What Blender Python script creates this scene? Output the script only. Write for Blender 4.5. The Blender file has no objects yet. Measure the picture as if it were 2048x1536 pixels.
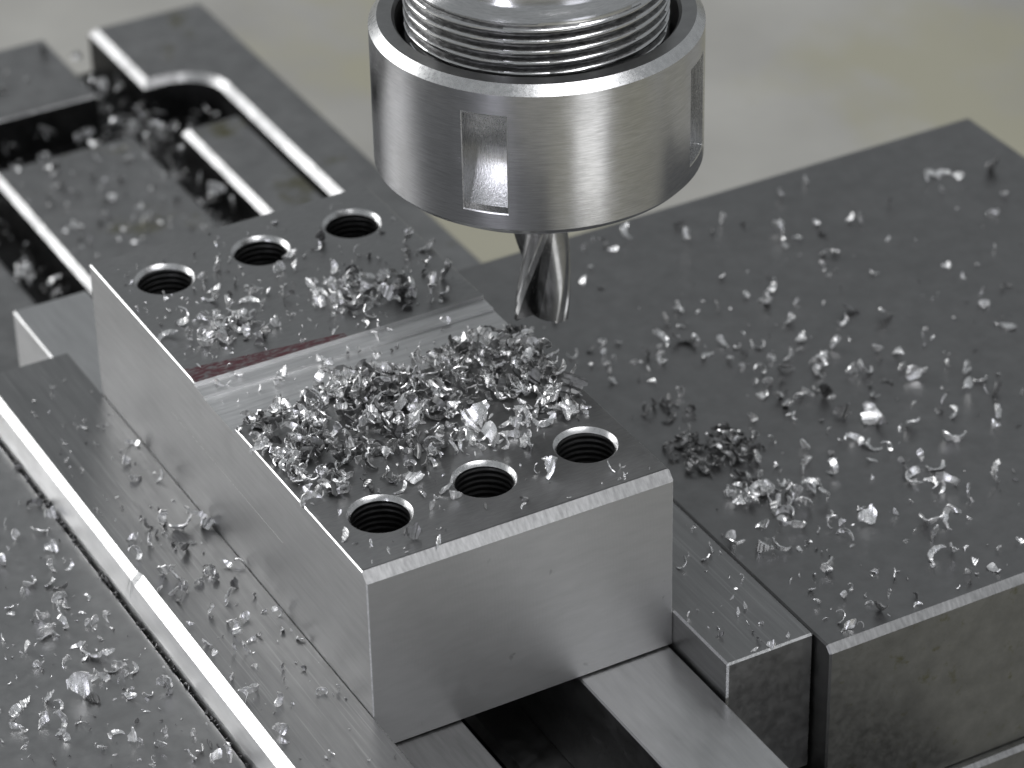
import bpy, bmesh, math, random
from mathutils import Vector, Matrix
# Scene unit: 1 Blender unit = 10 mm. All builders below take millimetres.
S = 0.1
scn = bpy.context.scene
C = scn.collection
scn.unit_settings.system = 'METRIC'
scn.unit_settings.scale_length = 0.01

# ---------------------------------------------------------------- camera
cam_d = bpy.data.cameras.new('camera')
cam = bpy.data.objects.new('camera', cam_d)
C.objects.link(cam)
az, el, roll = math.radians(-28.32084579), math.radians(57.14557876), math.radians(-1.26760324)
rm = Matrix.Rotation(az, 4, 'Z') @ Matrix.Rotation(el, 4, 'X') @ Matrix.Rotation(roll, 4, 'Z')
cam.matrix_world = Matrix.Translation(Vector((-157.0786, -335.4267, 270.1294)) * S) @ rm
cam_d.sensor_width = 36.0
cam_d.lens = 6583.78 / 2048 * 36
cam_d.clip_start = 1.0
cam_d.clip_end = 5000
cam_d.dof.use_dof = True
cam_d.dof.focus_distance = 478 * S
cam_d.dof.aperture_fstop = 0.27
cam_d.dof.aperture_blades = 0
scn.camera = cam

# ---------------------------------------------------------------- light
w = bpy.data.worlds.new('World')
scn.world = w
w.use_nodes = True
w.node_tree.nodes['Background'].inputs[0].default_value = (0.93, 0.97, 1.0, 1)
w.node_tree.nodes['Background'].inputs[1].default_value = 0.30
scn.view_settings.view_transform = 'Standard'
scn.view_settings.look = 'None'
scn.view_settings.exposure = 0.0
scn.view_settings.gamma = 1.0
scn.render.film_transparent = False


def unseen_softbox(name, direction, dist, sx, sy, radiance, col=(1, 1, 1)):
    """an unseen area lamp aimed at the workpiece, radiance given directly"""
    l = bpy.data.lights.new(name, 'AREA')
    l.shape = 'RECTANGLE'
    l.size, l.size_y = sx, sy
    l.energy = radiance * math.pi * sx * sy
    l.color = col
    o = bpy.data.objects.new(name, l)
    d = Vector(direction).normalized()
    tgt = Vector((2.5, 4.0, -1.0))
    o.location = tgt + d * dist
    o.rotation_euler = d.to_track_quat('Z', 'Y').to_euler()
    C.objects.link(o)
    return o


unseen_softbox('unseen_softbox', (-0.53, 0.74, 0.42), 110, 60, 50, 4.2)                 # window-like light behind, left
unseen_softbox('unseen_softbox', (0.12, -0.42, 0.90), 110, 62, 46, 4.7, (0.98, 0.98, 1.0))  # overhead, a little in front
unseen_softbox('unseen_softbox', (-0.848, -0.53, 0.10), 120, 24, 70, 5.8, (0.90, 0.90, 1.0))                # two added strip lights, put in to streak the chuck nut
unseen_softbox('unseen_softbox', (0.14, -0.99, 0.05), 120, 40, 60, 1.1, (0.90, 0.91, 1.0))
low = unseen_softbox('unseen_softbox', (0.30, -0.94, -0.12), 14, 6, 5, 1.1)             # added fill in front, put in to lighten the block's front face
low.location = Vector((6.8, -12.5, -3.2))


# ---------------------------------------------------------------- materials


class NT:
    def __init__(s, name):
        s.m = bpy.data.materials.new(name)
        s.m.use_nodes = True
        s.t = s.m.node_tree
        s.n = s.t.nodes
        s.b = s.n['Principled BSDF']
        g = s.n.new('ShaderNodeNewGeometry')
        s.pos = g.outputs['Position']

    def link(s, a, b):
        s.t.links.new(a, b)

    def noise(s, scale, vec=(1, 1, 1), detail=4, rough=.55, off=(0, 0, 0), dist=0.0, src=None):
        mp = s.n.new('ShaderNodeMapping')
        mp.inputs['Scale'].default_value = vec
        mp.inputs['Location'].default_value = off
        s.link(src or s.pos, mp.inputs['Vector'])
        x = s.n.new('ShaderNodeTexNoise')
        x.inputs['Scale'].default_value = scale
        x.inputs['Detail'].default_value = detail
        x.inputs['Roughness'].default_value = rough
        x.inputs['Distortion'].default_value = dist
        s.link(mp.outputs[0], x.inputs['Vector'])
        return x.outputs['Fac']

    def ramp(s, fac, stops):
        r = s.n.new('ShaderNodeValToRGB')
        e = r.color_ramp.elements
        while len(e) < len(stops):
            e.new(0.5)
        for i, (p, c) in enumerate(stops):
            e[i].position = p
            e[i].color = (c, c, c, 1) if isinstance(c, (int, float)) else tuple(c) + (1,)
        s.link(fac, r.inputs[0])
        return r.outputs[0]

    def math(s, op, a, b):
        x = s.n.new('ShaderNodeMath')
        x.operation = op
        for i, v in enumerate((a, b)):
            if isinstance(v, (int, float)):
                x.inputs[i].default_value = v
            else:
                s.link(v, x.inputs[i])
        return x.outputs[0]

    def mix(s, fac, a, b, mode='MIX'):
        x = s.n.new('ShaderNodeMix')
        x.data_type = 'RGBA'
        x.blend_type = mode
        for i, v in ((0, fac), (6, a), (7, b)):
            if isinstance(v, (int, float)):
                x.inputs[i].default_value = v if i == 0 else (v, v, v, 1)
            elif isinstance(v, tuple):
                x.inputs[i].default_value = v + (1,)
            else:
                s.link(v, x.inputs[i])
        return x.outputs[2]

    def bump(s, h, strength=.2, dist=.01, prev=None):
        b = s.n.new('ShaderNodeBump')
        b.inputs['Strength'].default_value = strength
        b.inputs['Distance'].default_value = dist
        s.link(h, b.inputs['Height'])
        if prev is not None:
            s.link(prev, b.inputs['Normal'])
        return b.outputs[0]


def steel(name, base, rough, streak=(1, 1, 1), sc=6.0, var=.12, rvar=.08, bumpk=.12, bsc=20.0, stain=None, tint=(1, 1, 1), spots=0.0, smudge=1.0):
    m = NT(name)
    m.b.inputs['Metallic'].default_value = 1
    n1 = m.noise(sc, streak, 5, .6)
    lo, hi = base * (1 - var), base * (1 + var)
    col = m.ramp(n1, [(.3, tuple(lo * t for t in tint)), (.7, tuple(hi * t for t in tint))])
    big = m.noise(.35, (1, 1, 1), 4, .6, (3, 1, 7))
    col = m.mix(1.0, col, m.ramp(big, [(.35, 1 - var * .8), (.65, 1.0)]), 'MULTIPLY')
    if stain:
        sn = m.noise(stain[0], (1, 1, 1), 6, .65, (9, 2, 4))
        col = m.mix(m.ramp(sn, [(stain[1], 0.0), (stain[1] + .12, 1.0)]), col, stain[2])
    if spots:
        s2 = m.noise(2.2, (1, 1, .8), 3, .5, (5, 5, 5), 1.2)
        col = m.mix(m.ramp(s2, [(.70, 0.0), (.76, spots)]), col, (.03, .028, .02))
    m.link(col, m.b.inputs['Base Color'])
    n2 = m.noise(sc * 2.3, streak, 3, .6, (1, 8, 2))
    sm = m.noise(.9, (1, 1, 1), 5, .65, (6, 3, 9))
    smd = m.math('MULTIPLY', m.ramp(sm, [(.42, 0.0), (.68, 1.0)]), rvar * 1.4 * smudge)
    m.link(m.math('ADD', m.ramp(n2, [(.3, max(.02, rough - rvar)), (.7, rough + rvar)]), smd), m.b.inputs['Roughness'])
    h = m.noise(bsc, streak, 4, .7, (4, 4, 4))
    nrm = m.bump(h, bumpk, .01)
    nrm = m.bump(m.noise(45, (1, 1, 1), 2, .6), bumpk * .5, .004, nrm)
    m.link(nrm, m.b.inputs['Normal'])
    return m


M_block_top = steel('ground_steel_top', .38, .40, (1, 6, 1), 5, .10, .06, .06, 9)
# red marking dye rubbed along the far edge of the milled step
m = M_block_top
col_in = m.b.inputs['Base Color'].links[0].from_socket
sep = m.n.new('ShaderNodeSeparateXYZ'); m.link(m.pos, sep.inputs[0])
yb = m.ramp(sep.outputs['Y'], [(0.0, 0.0), (1.0, 1.0)])
band = m.math('MULTIPLY', m.math('GREATER_THAN', sep.outputs['Y'], 5.775), m.math('LESS_THAN', m.math('ADD', sep.outputs['Y'], m.math('MULTIPLY', sep.outputs['X'], 0.12)), 6.20))
band = m.math('MULTIPLY', band, m.math('LESS_THAN', sep.outputs['X'], 2.6))
dn = m.ramp(m.noise(7, (.8, 2, 1), 6, .75, (7, 7, 7)), [(.38, 0.0), (.54, 0.85)])
m.link(m.mix(m.math('MULTIPLY', band, dn), col_in, (.21, .055, .07)), m.b.inputs['Base Color'])
M_block_side = steel('ground_steel_side', .48, .42, (1, .25, 4), 3, .07, .05, .05, 8)
M_block_front = steel('fly_cut_steel', .48, .50, (.6, 1, 2.4), 3, .045, .03, .03, 9, spots=.35, smudge=.2)
# arcs left by the fly cutter on the front face
m = M_block_front
mp = m.n.new('ShaderNodeMapping'); mp.inputs['Location'].default_value = (6.0, 0, 1.2)
m.link(m.pos, mp.inputs['Vector'])
wv = m.n.new('ShaderNodeTexWave'); wv.wave_type = 'RINGS'; wv.rings_direction = 'Y'
wv.inputs['Scale'].default_value = 5.5; wv.inputs['Distortion'].default_value = 4.0; wv.inputs['Detail'].default_value = 2
m.link(mp.outputs[0], wv.inputs['Vector'])
m.link(m.bump(wv.outputs['Fac'], .05, .006, m.b.inputs['Normal'].links[0].from_socket), m.b.inputs['Normal'])
M_groove = steel('fresh_milled_steel', .82, .42, (.3, 5, 1), 4, .14, .07, .12, 10)
M_edge = steel('bright_edge_steel', .78, .26, (1, 1, 1), 8, .10, .06, .12, 20)
M_chamf = steel('rough_chamfer_steel', .45, .40, (4, 1, 1), 5, .22, .08, .2, 12)
M_plate = steel('jaw_plate_steel', .36, .36, (3, .22, 3), 3, .10, .06, .06, 7)
M_plate_side = steel('jaw_plate_side_steel', .80, .34, (3, .25, 1), 3, .10, .06, .06, 7)
M_jaw = steel('jaw_body_steel', .28, .40, (1, 1, 1), 3, .09, .05, .05, 14)
M_jawL = steel('moving_jaw_steel', .40, .40, (1, 1, 1), 3, .10, .05, .06, 14)
M_jaw_front = steel('weathered_jaw_steel', .27, .46, (1, 1, 1), 3, .14, .07, .10, 14, (3.2, .61, (.17, .165, .10)), tint=(1, 1, .95), spots=.5, smudge=.4)
M_plate_front = steel('shaded_plate_scale_steel', .28, .40, (1, 1, 1), 3, .10, .06, .06, 9)  # plate front's dimmer light put into darker steel; also the block's mill-scale line
M_edge_glint = steel('edge_glint_steel', .9, .55, (1, 1, 1), 9, .2, .1, .3, 22)  # pale colour stands in for the glint on the block's upright front edges
M_chip_dark = steel('dark_chip_steel', .30, .42, (1, 1, 1), 9, .35, .12, .35, 30)
M_bar_shade = steel('shaded_parallel_steel', .30, .42, (3, .3, 1), 3, .14, .06, .06, 8)  # left bar is split; shade on its front part is put into this colour
M_bed_edge = steel('highlit_bed_edge', .60, .36, (1, 1, 1), 2, .2, .08, .1, 12)  # highlight coloured into the bed bevels that face left
M_flute = steel('flute_reflection_steel', .17, .22, (1, 1, 1), 5, .2, .05, .06, 18)  # dark reflection in the flutes is put into this colour
M_root = steel('dark_thread_root', .22, .38, (1, 1, 4), 9, .5, .12, .5, 22)  # thread roots, darker than the crests
M_bar = steel('parallel_steel', .68, .34, (3, .3, 1), 3, .08, .05, .05, 8)
M_bed = steel('vise_bed_steel', .36, .42, (1, 1, 1), 2, .14, .08, .10, 12, (.6, .58, (.17, .16, .07)))
M_dark = steel('dark_slot_steel', .06, .5, (1, 1, 1), 2, .3, .1, .3, 8)  # very dark steel for the slot floor and upright bed faces
M_nut = steel('turned_steel_nut', .57, .15, (.5, .5, 9), 7, .16, .06, .06, 12, tint=(.98, .98, 1.0))
M_nut_top = steel('nut_face_steel', .34, .36, (1, 1, 1), 4, .08, .05, .08, 14)
M_thread = steel('thread_steel', .70, .16, (1, 1, 8), 7, .10, .05, .08, 16)
M_pocket = steel('milled_pocket_steel', .60, .22, (5, 5, .5), 5, .10, .08, .35, 9)
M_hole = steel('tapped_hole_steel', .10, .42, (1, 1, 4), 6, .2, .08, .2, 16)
M_tool = steel('carbide_tool', .42, .20, (1, 1, 1), 5, .1, .05, .06, 18)
M_chip = steel('curled_chip_steel', .95, .25, (1, 1, 1), 9, .22, .12, .35, 30)

# long rubbed scratches on the jaw plates
m = M_plate
ci = m.b.inputs['Base Color'].links[0].from_socket
st = m.noise(9, (3, .05, 1), 3, .5, (2, 2, 2))
m.link(m.mix(m.ramp(st, [(.60, 0.0), (.68, .3)]), ci, (.62, .62, .62)), m.b.inputs['Base Color'])
# circumferential turning marks on the nut: anisotropic highlight
m = M_nut
m.b.inputs['Anisotropic'].default_value = .85
m.b.inputs['Anisotropic Rotation'].default_value = .0
tg = m.n.new('ShaderNodeTangent'); tg.direction_type = 'RADIAL'; tg.axis = 'Z'
m.link(tg.outputs[0], m.b.inputs['Tangent'])


def mat_floor():
    m = NT('painted_board')
    a = m.noise(.11, (1, 1, 1), 5, .6)
    b = m.noise(.14, (1, .7, 1), 5, .6, (5, 3, 0))
    col = m.ramp(a, [(.35, (.42, .41, .38)), (.65, (.56, .55, .51))])
    col = m.mix(m.ramp(b, [(.47, 0.0), (.58, .75)]), col, (.46, .44, .32))
    m.link(col, m.b.inputs['Base Color'])
    m.b.inputs['Roughness'].default_value = .7
    return m


M_floor = mat_floor()

# ---------------------------------------------------------------- helpers


def mesh_obj(name, bm, mats, parent=None, origin=(0, 0, 0), smooth=None):
    """bm in mm world coordinates; origin (mm) becomes the object's origin"""
    if not isinstance(mats, (list, tuple)):
        mats = [mats]
    me = bpy.data.meshes.new(name)
    o3 = Vector(origin)
    for v in bm.verts:
        v.co = (v.co - o3) * S
    bm.normal_update()
    bm.to_mesh(me)
    bm.free()
    for m in mats:
        me.materials.append(m.m)
    if smooth is not None:
        for p in me.polygons:
            p.use_smooth = True
        me.set_sharp_from_angle(angle=math.radians(smooth))
    o = bpy.data.objects.new(name, me)
    C.objects.link(o)
    if parent is not None:
        o.parent = parent
        o.location = (o3 * S) - parent.location
    else:
        o.location = o3 * S
    return o


def thing(name, label, cat, origin, group=None):
    o = bpy.data.objects.new(name, None)
    o.empty_display_size = .3
    o.location = Vector(origin) * S
    C.objects.link(o)
    return tag(o, label, cat, group)


def tag(o, label=None, cat=None, group=None, kind=None):
    for k, v in (('label', label), ('category', cat), ('group', group), ('kind', kind)):
        if v:
            o[k] = v
    return o


def box(bm, x0, x1, y0, y1, z0, z1, bev=0, seg=1, mi=0):
    vs = [bm.verts.new((x, y, z)) for x in (x0, x1) for y in (y0, y1) for z in (z0, z1)]
    q = [(0, 1, 3, 2), (4, 6, 7, 5), (0, 4, 5, 1), (2, 3, 7, 6), (0, 2, 6, 4), (1, 5, 7, 3)]
    fs = [bm.faces.new([vs[i] for i in f]) for f in q]
    for f in fs:
        f.material_index = mi
    if bev:
        es = list({e for f in fs for e in f.edges})
        bmesh.ops.bevel(bm, geom=es, offset=bev, segments=seg, affect='EDGES', profile=.5)
    return vs


def prism(bm, pts, z0, z1, bev=0, seg=1):
    """extruded outline (counter-clockwise) with a mitred 45 degree chamfer round its top"""
    n = len(pts)
    inner = []
    for i in range(n):
        p0, p1, p2 = Vector(pts[i - 1]), Vector(pts[i]), Vector(pts[(i + 1) % n])
        d1, d2 = (p1 - p0).normalized(), (p2 - p1).normalized()
        n1, n2 = Vector((-d1.y, d1.x)), Vector((-d2.y, d2.x))
        mt = (n1 + n2).normalized()
        inner.append(p1 + mt * (bev / max(.3, mt.dot(n1))))
    a = [bm.verts.new((x, y, z0)) for x, y in pts]
    b = [bm.verts.new((x, y, z1 - bev)) for x, y in pts]
    c = [bm.verts.new((p.x, p.y, z1)) for p in inner] if bev else b
    bm.faces.new(c)
    bm.faces.new(a[::-1])
    for i in range(n):
        j = (i + 1) % n
        bm.faces.new((a[i], a[j], b[j], b[i]))
        if bev:
            bm.faces.new((b[i], b[j], c[j], c[i]))


def lathe(bm, prof, cx, cy, n=160, closed=False, rfun=None, mi=0):
    """prof: list of (r, z); open surface of revolution"""
    rings = []
    for j, (r, z) in enumerate(prof):
        ring = []
        for i in range(n):
            t = 2 * math.pi * i / n
            rr = r if rfun is None else rfun(r, z, t)
            ring.append(bm.verts.new((cx + rr * math.cos(t), cy + rr * math.sin(t), z)))
        rings.append(ring)
    for a, b in zip(rings[:-1], rings[1:]):
        for i in range(n):
            f = bm.faces.new((a[i], a[(i + 1) % n], b[(i + 1) % n], b[i]))
            f.material_index = mi
    return rings


def set_mats(bm, fn):
    for f in bm.faces:
        f.normal_update()
        f.material_index = fn(f)

TOOLPH = 64.0
CHIPS = {
    'RJ': '95.6,73.3,1.8 91.9,70.7,2.7 93.4,68.4,1.2 102,70.5,1.5 109.6,67.4,2.7 87.7,65.7,3.2 91.2,63.6,3.5 93.5,63.9,1.5 84.8,60.8,1.8 92.1,58.1,2.7 96.6,60.1,2.9 98.2,58.1,1.2 100.3,56.8,1.5 101.6,56.1,1.5 95.4,52.5,1.5 95,55.3,1.8 97.2,54.7,2.1 100.6,51.7,1.5 103.4,50.4,2.1 101.3,48.3,2.1 97.1,49.5,1.8 94.8,47,1.5 96.2,45.9,1.8 98.4,44.9,2.4 93.7,43.1,2.1 95.7,41.3,2.4 95.5,38.3,2.9 98.3,39.8,1.8 99.9,39.5,2.1 102.1,40.1,1.2 101.9,37.7,2.7 102.9,37,1.5 94.6,35.7,1.8 93.6,33.7,1.5 101.2,31.8,2.9 97.4,29.3,0.9 97.9,32.2,0.9 110.1,60.2,2.7 108.7,54.6,2.7 106.5,51.8,1.2 106.4,46.6,3.2 109,48.4,2.7 111.8,49.3,2.7 105.7,44.4,3.2 120.9,57.9,3.2 117.7,55.3,1.8 124.8,53.2,4.1 115.7,50.7,0.9 117.5,44.7,1.8 119.9,42.2,2.7 116,41.9,1.5 109.8,41.4,2.7 112.2,40.6,2.7 110.7,36.9,1.2 109.4,33.8,1.8 113.7,36.4,1.8 117.7,38,1.8 117.4,34.9,3.2 120.2,35.5,2.4 112.9,28,1.5 117.9,26.6,1.8 118,23.7,2.7 116.6,22,1.8 115.4,24.3,0.9 127.5,45.7,1.3 127.9,43.8,0.9 125.2,42.4,0.9 131.7,36.9,0.9 125,35.3,1.5 126.4,32.1,2.7 123.4,27.4,2.7 127,28.9,2.1 127.2,24.6,2.9 125.7,25.5,1.8 130.6,29,0.9 130.6,22.2,1.2 123,18.8,2.7 120.7,15.9,2.1 141.3,48.2,1.8 140.6,40.3,2.9 139.8,42.2,0.9 104.8,28.7,4.1 105.2,25.6,2.4 98.8,24.5,2.7 100.7,21.6,2.4 100,22.6,1.2 102.3,20,1.8 109.5,23.1,2.9 107.3,23.5,1.2 113.2,16.6,3.5 98.1,18.3,1.8 95.6,14.4,1 101.7,14.9,1.8 101.3,12.8,2.4 100.9,10.7,2.9 104.8,14.3,2.7 106.2,11.7,2.7 102.9,8.3,2.7 104.6,6.1,3.2 103.1,5.9,1.8 111.7,3.7,3.2 113.1,6.1,0.9 105.2,1.7,3.2 96.7,-0.7,3.2 98.6,-2.4,3.5 95,-3.6,2.7 97.3,6.1,1 93.2,-0.9,0.9 93.2,4.2,1.5 90.6,-2.2,0.9 101.5,0.2,1.2 102.3,-2.6,1.2 105.2,-11.3,1.5 101.3,-11.3,1.5 91.9,-8,2.7 94.6,-9,3.2 96,-12.3,1.5 97.8,-15.2,2.4 90.3,-9.8,1.2 97.3,-8.6,1 93.5,-14.3,2.4 91.1,26.6,2.1 89.3,23.4,2.9 87.4,21.6,1.8 90.8,18.4,2.4 92.5,20.4,2.1 93.7,23.3,1.2 86.5,18,2.7 87.2,17,2.7 85.3,15.8,2.1 81.9,13.2,2.9 85.7,12.7,2.4 78.5,15.2,2.4 78.4,19.8,2.9 75.1,18.9,2.4 76.5,10.1,2.9 78.4,8.9,2.7 73.4,11.9,2.7 70.2,6,3.2 72.9,5.5,2.7 82.7,6.7,1.8 84.3,6,1.8 83.3,3.5,2.9 88,5,3.2 84.3,9.1,1.5 80.3,6.4,1.2 77.4,4.8,1 82.6,0.6,0.9 89.1,8.1,1.5 67.3,10.2,2.9 76,-2.9,2.7 77.6,1.6,0.9 81.8,-6.6,1.2 82.1,17.7,2.7 80.1,17.7,2.7 81,14.9,2.4 78,16.6,2.4 76.9,19.6,2.4 78.4,12.9,2.7 79.9,14.3,2.4 77.2,14.2,2.7 82.6,16.2,2.4 83.2,29.5,2.4 82.6,27.4,2.4 81.1,27.7,2.1 88.4,38.1,2.4 85.5,33,1.8 87.6,31.4,1.2 84.5,25.1,1.2 77.7,67.5,1.2 86.8,64.4,2 75.7,62.1,1.6 83.4,63.2,1.6 76.5,69.6,1.8 79.1,70.7,1.4 81.5,69.3,1.2 78.3,65.4,1.2 81.6,59.5,1.6 80.2,55.9,1.8 78.9,58,1.4 74.7,59.2,1.6 72.9,69.5,1.6 78.3,84.4,1 76,80.7,1.2 92.4,99.5,1.2 95.2,101.3,1 96,98.9,1.6 96.2,96.3,2.2 100.8,99,2.8 90,93.2,1.2 86.2,89.2,1.8 88.3,86.5,1 70.9,80.1,0.8 74,65.7,1.2 76.5,64.3,1.4 80.7,62.6,1.2 85.1,60,1.2 138.7,98.9,1.9 131.9,96.8,2.2 111,97.5,2.5 109.3,92.2,2.8 117.8,94.1,3 120.8,92,1.7 114.7,92.5,1.4 124.5,86,3 123,82,1.7 126.5,83,1.7 132.2,85.6,1.7 131.5,82.4,1.9 138.2,83.7,2.2 139.3,82,2.2 140,74.6,1.1 127.3,76,1.7 129.4,75.1,1.7 125.3,73.1,1.1 126.2,70.6,1.1 123.9,69.3,1.1 147.5,84.9,1.4 158.1,83.6,1.7 158.8,88.4,3.3 161.5,89,3 163.4,86.3,3 170.9,85.6,3.3 166.6,76.8,1.4 161.1,72.6,1.9 131.3,66.1,1.4 143.3,61.7,1.7 143.9,57.3,1.1 148.1,50.8,2.2 141.6,48.2,1.7 113.2,70.6,3 108,70.7,1.7 108.1,78.6,1.7 115.1,74.8,1 109.8,67.1,2.5 102,70.4,1.1 95.9,73.1,1.7 118.1,62.1,0.8 114.4,65,1.1 77.3,4.8,1.2 75.3,4.1,1.2 76.1,-2.7,2.7 71.6,-1.5,0.9 73.5,-2.6,0.9 81.8,-6.6,1.2 76.3,-8.3,1 74.1,-9.7,1.8 71.1,-5.8,1.2 69.9,-9,1.2 76.5,-12.9,1.2 77.2,-10.9,1 80,-13.1,1.8 83.6,-9.3,1.8 85.3,-10.3,0.9 84.8,-8.1,0.9 82.6,-16.7,1.2 77,-15.6,2.4 70.3,-16.3,2.9 70.7,-14,1.8 83.6,-14.7,1.2 90.4,-16.3,1.2 90.2,-10,1.3 68.9,-12.6,0.9 69.3,-2.5,0.9 97,-8.5,0.9 94.8,-14.8,0.9',
    'RP': '68.7,17.2,2.4 66.3,16.9,1.5 63.4,15.8,1.5 64.3,11.3,2.4 62.7,9.5,1.8 61.1,8.2,1.8 56.9,8.5,1.8 63,1.1,1 60.9,-0.3,0.7 59.1,-2.2,0.9 59.4,-5.3,1.5 57.8,-5.9,1.5 59.5,-9.5,1 57.6,-8.9,0.9 53.6,-7.1,0.9 52.6,-9,1.5 57,-12.9,1 57.7,-14.9,1.5 55.1,-14.6,1.2 61.4,-14,1.2 51.2,-2.5,0.9 53.1,-2.1,0.7',
    'LP': '-6.3,59.4,2.8 -4.1,56.5,3.4 -1.4,56.5,2.5 -1.4,54.4,2.5 -12.4,57.6,2.3 -6.4,51.2,2.5 -10.8,54.6,3.1 -13.8,53.1,2 -2.7,44,2.3 -0.8,43.1,1.7 -11.6,46.1,3.1 -10.6,43.9,2.8 -8.3,42,1.7 -6,43.3,2 -5.6,41.5,1.7 -10.6,41.9,2.5 -12.5,41.5,2 -14.1,43.2,1.4 -12.6,39.5,1.7 -4.1,38.5,1.7 -6.1,36.1,2.3 -2.3,34.9,1.1 -9.9,34.1,2 -13.7,33.1,1.4 -8.3,30.1,1.7 -6.2,30.2,1.7 -8.6,27.6,2.3 -7.5,25,1.7 -6.1,25.6,1.4 -10.8,24,1.4 -9.5,22.7,2.3 -13.6,27.1,1.7 -13.6,24.9,1.1 -2.9,30.5,1.1 -1.4,28.3,1.7 -1.1,21.7,1.4 -2.4,24.9,1.4 -9.9,18.6,2.3 -6.4,16.6,1.1 -13.7,18.4,2.5 -12.5,13.9,2.5 -14.2,13.1,1.7 -10.2,9.8,2.3 -4.1,8.6,1.4 -1.6,8,1.4 -13.5,3,2.5 -13.7,0.9,1.7 -14.1,68.1,0.8 5.3,58.1,1.7 -9,59.4,1.7 -8.6,57,1.1 -7.2,53.5,1.1 -4.6,52,1.1 -0.6,49.1,1.4 -2,81.9,1.9 -4.7,77.5,1.7 -5.2,72.5,1.9 -2.1,70.1,1.9 -6.8,103.5,1.4 -6.9,90.2,1.1 -7.5,91.2,1 -6.9,85.1,1.2 -11.1,87.6,0.8 -12.8,82.8,1 -11.6,79.6,0.8 -12.2,99,0.6 -10.7,102,0.6 -3.9,105.4,0.6',
    'LB': '-21.5,83.1,1.1 -19.8,81.5,2.3 -25.5,74.8,2.3 -18.7,76.9,2.5 -21.4,74.6,2.5 -18.2,74.4,2.3 -21.9,68.9,2.5 -25.6,78.8,1.7 -29.7,69.2,2.3 -23.7,64,2.5 -21.1,63,1.7 -27.9,62.2,2 -25.3,60.7,2.3 -24.4,58.1,2.3 -26.1,56,2.5 -26.9,53.3,2.3 -29.8,52.5,2.5 -30.3,49.2,3.1 -27.9,48.8,2 -31.1,49.2,2.5 -29.8,48.4,2.3 -25.5,54,1.4 -18,53.8,2.3 -18.1,52.3,2.3 -16.9,44.4,2 -23.7,47.4,2 -21.5,47.6,1.7 -24.6,47.9,1.7 -21.8,54.5,1.4 -24.1,51.2,1.1 -34.8,46.4,2.5 -37,51.1,1.4 -27.9,42.8,2.5 -28,40.4,1.7 -26.7,39.6,3.4 -25,39.6,2.5 -24.5,35.4,2.5 -24.7,33.6,2.5 -22.7,34.3,2.5 -25.8,35.7,2 -29.7,35,2.5 -27.8,34.4,2.3 -27.9,35.9,1.4 -35.1,42.3,1.4 -31.1,40.5,1.7 -32.4,32.7,4.2 -31.1,30.5,2.3 -26.1,28.6,2.5 -23.4,27.5,1.4 -20.9,27.5,2.8 -20.6,26.3,1.7 -18.2,27.3,1.7 -36.4,33.7,2.5 -35.9,31.5,1.7 -39.7,35.1,2.5 -42.2,32.8,2.3 -43.1,30,2.5 -39.5,28.8,2.8 -37.7,26.4,3.1 -38.1,24.3,2.5 -34.9,26.6,1.1 -34.2,19.3,2 -31.4,21.3,2.3 -29.8,18.8,2.3 -29,18.1,1.4 -27.6,22.4,1.4 -27,15.6,2.8 -25.1,18.1,1.4 -21.9,14.8,2.5 -28.8,13.4,1.1 -21.4,8.6,2.5 -19.3,8.3,3.1 -24,10.1,2.5 -41.3,20.3,1.7 -42.5,28.8,1.7 -20.6,12.2,1.7 -22.1,11.8,1.7 -11.5,54.2,1.1 -14.3,56.4,1.1 -33.7,56.3,1.4 -30.1,60.4,1.4 -33,58,1.4 -24.1,43.6,1.1 -16.8,89.2,2.8',
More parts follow.
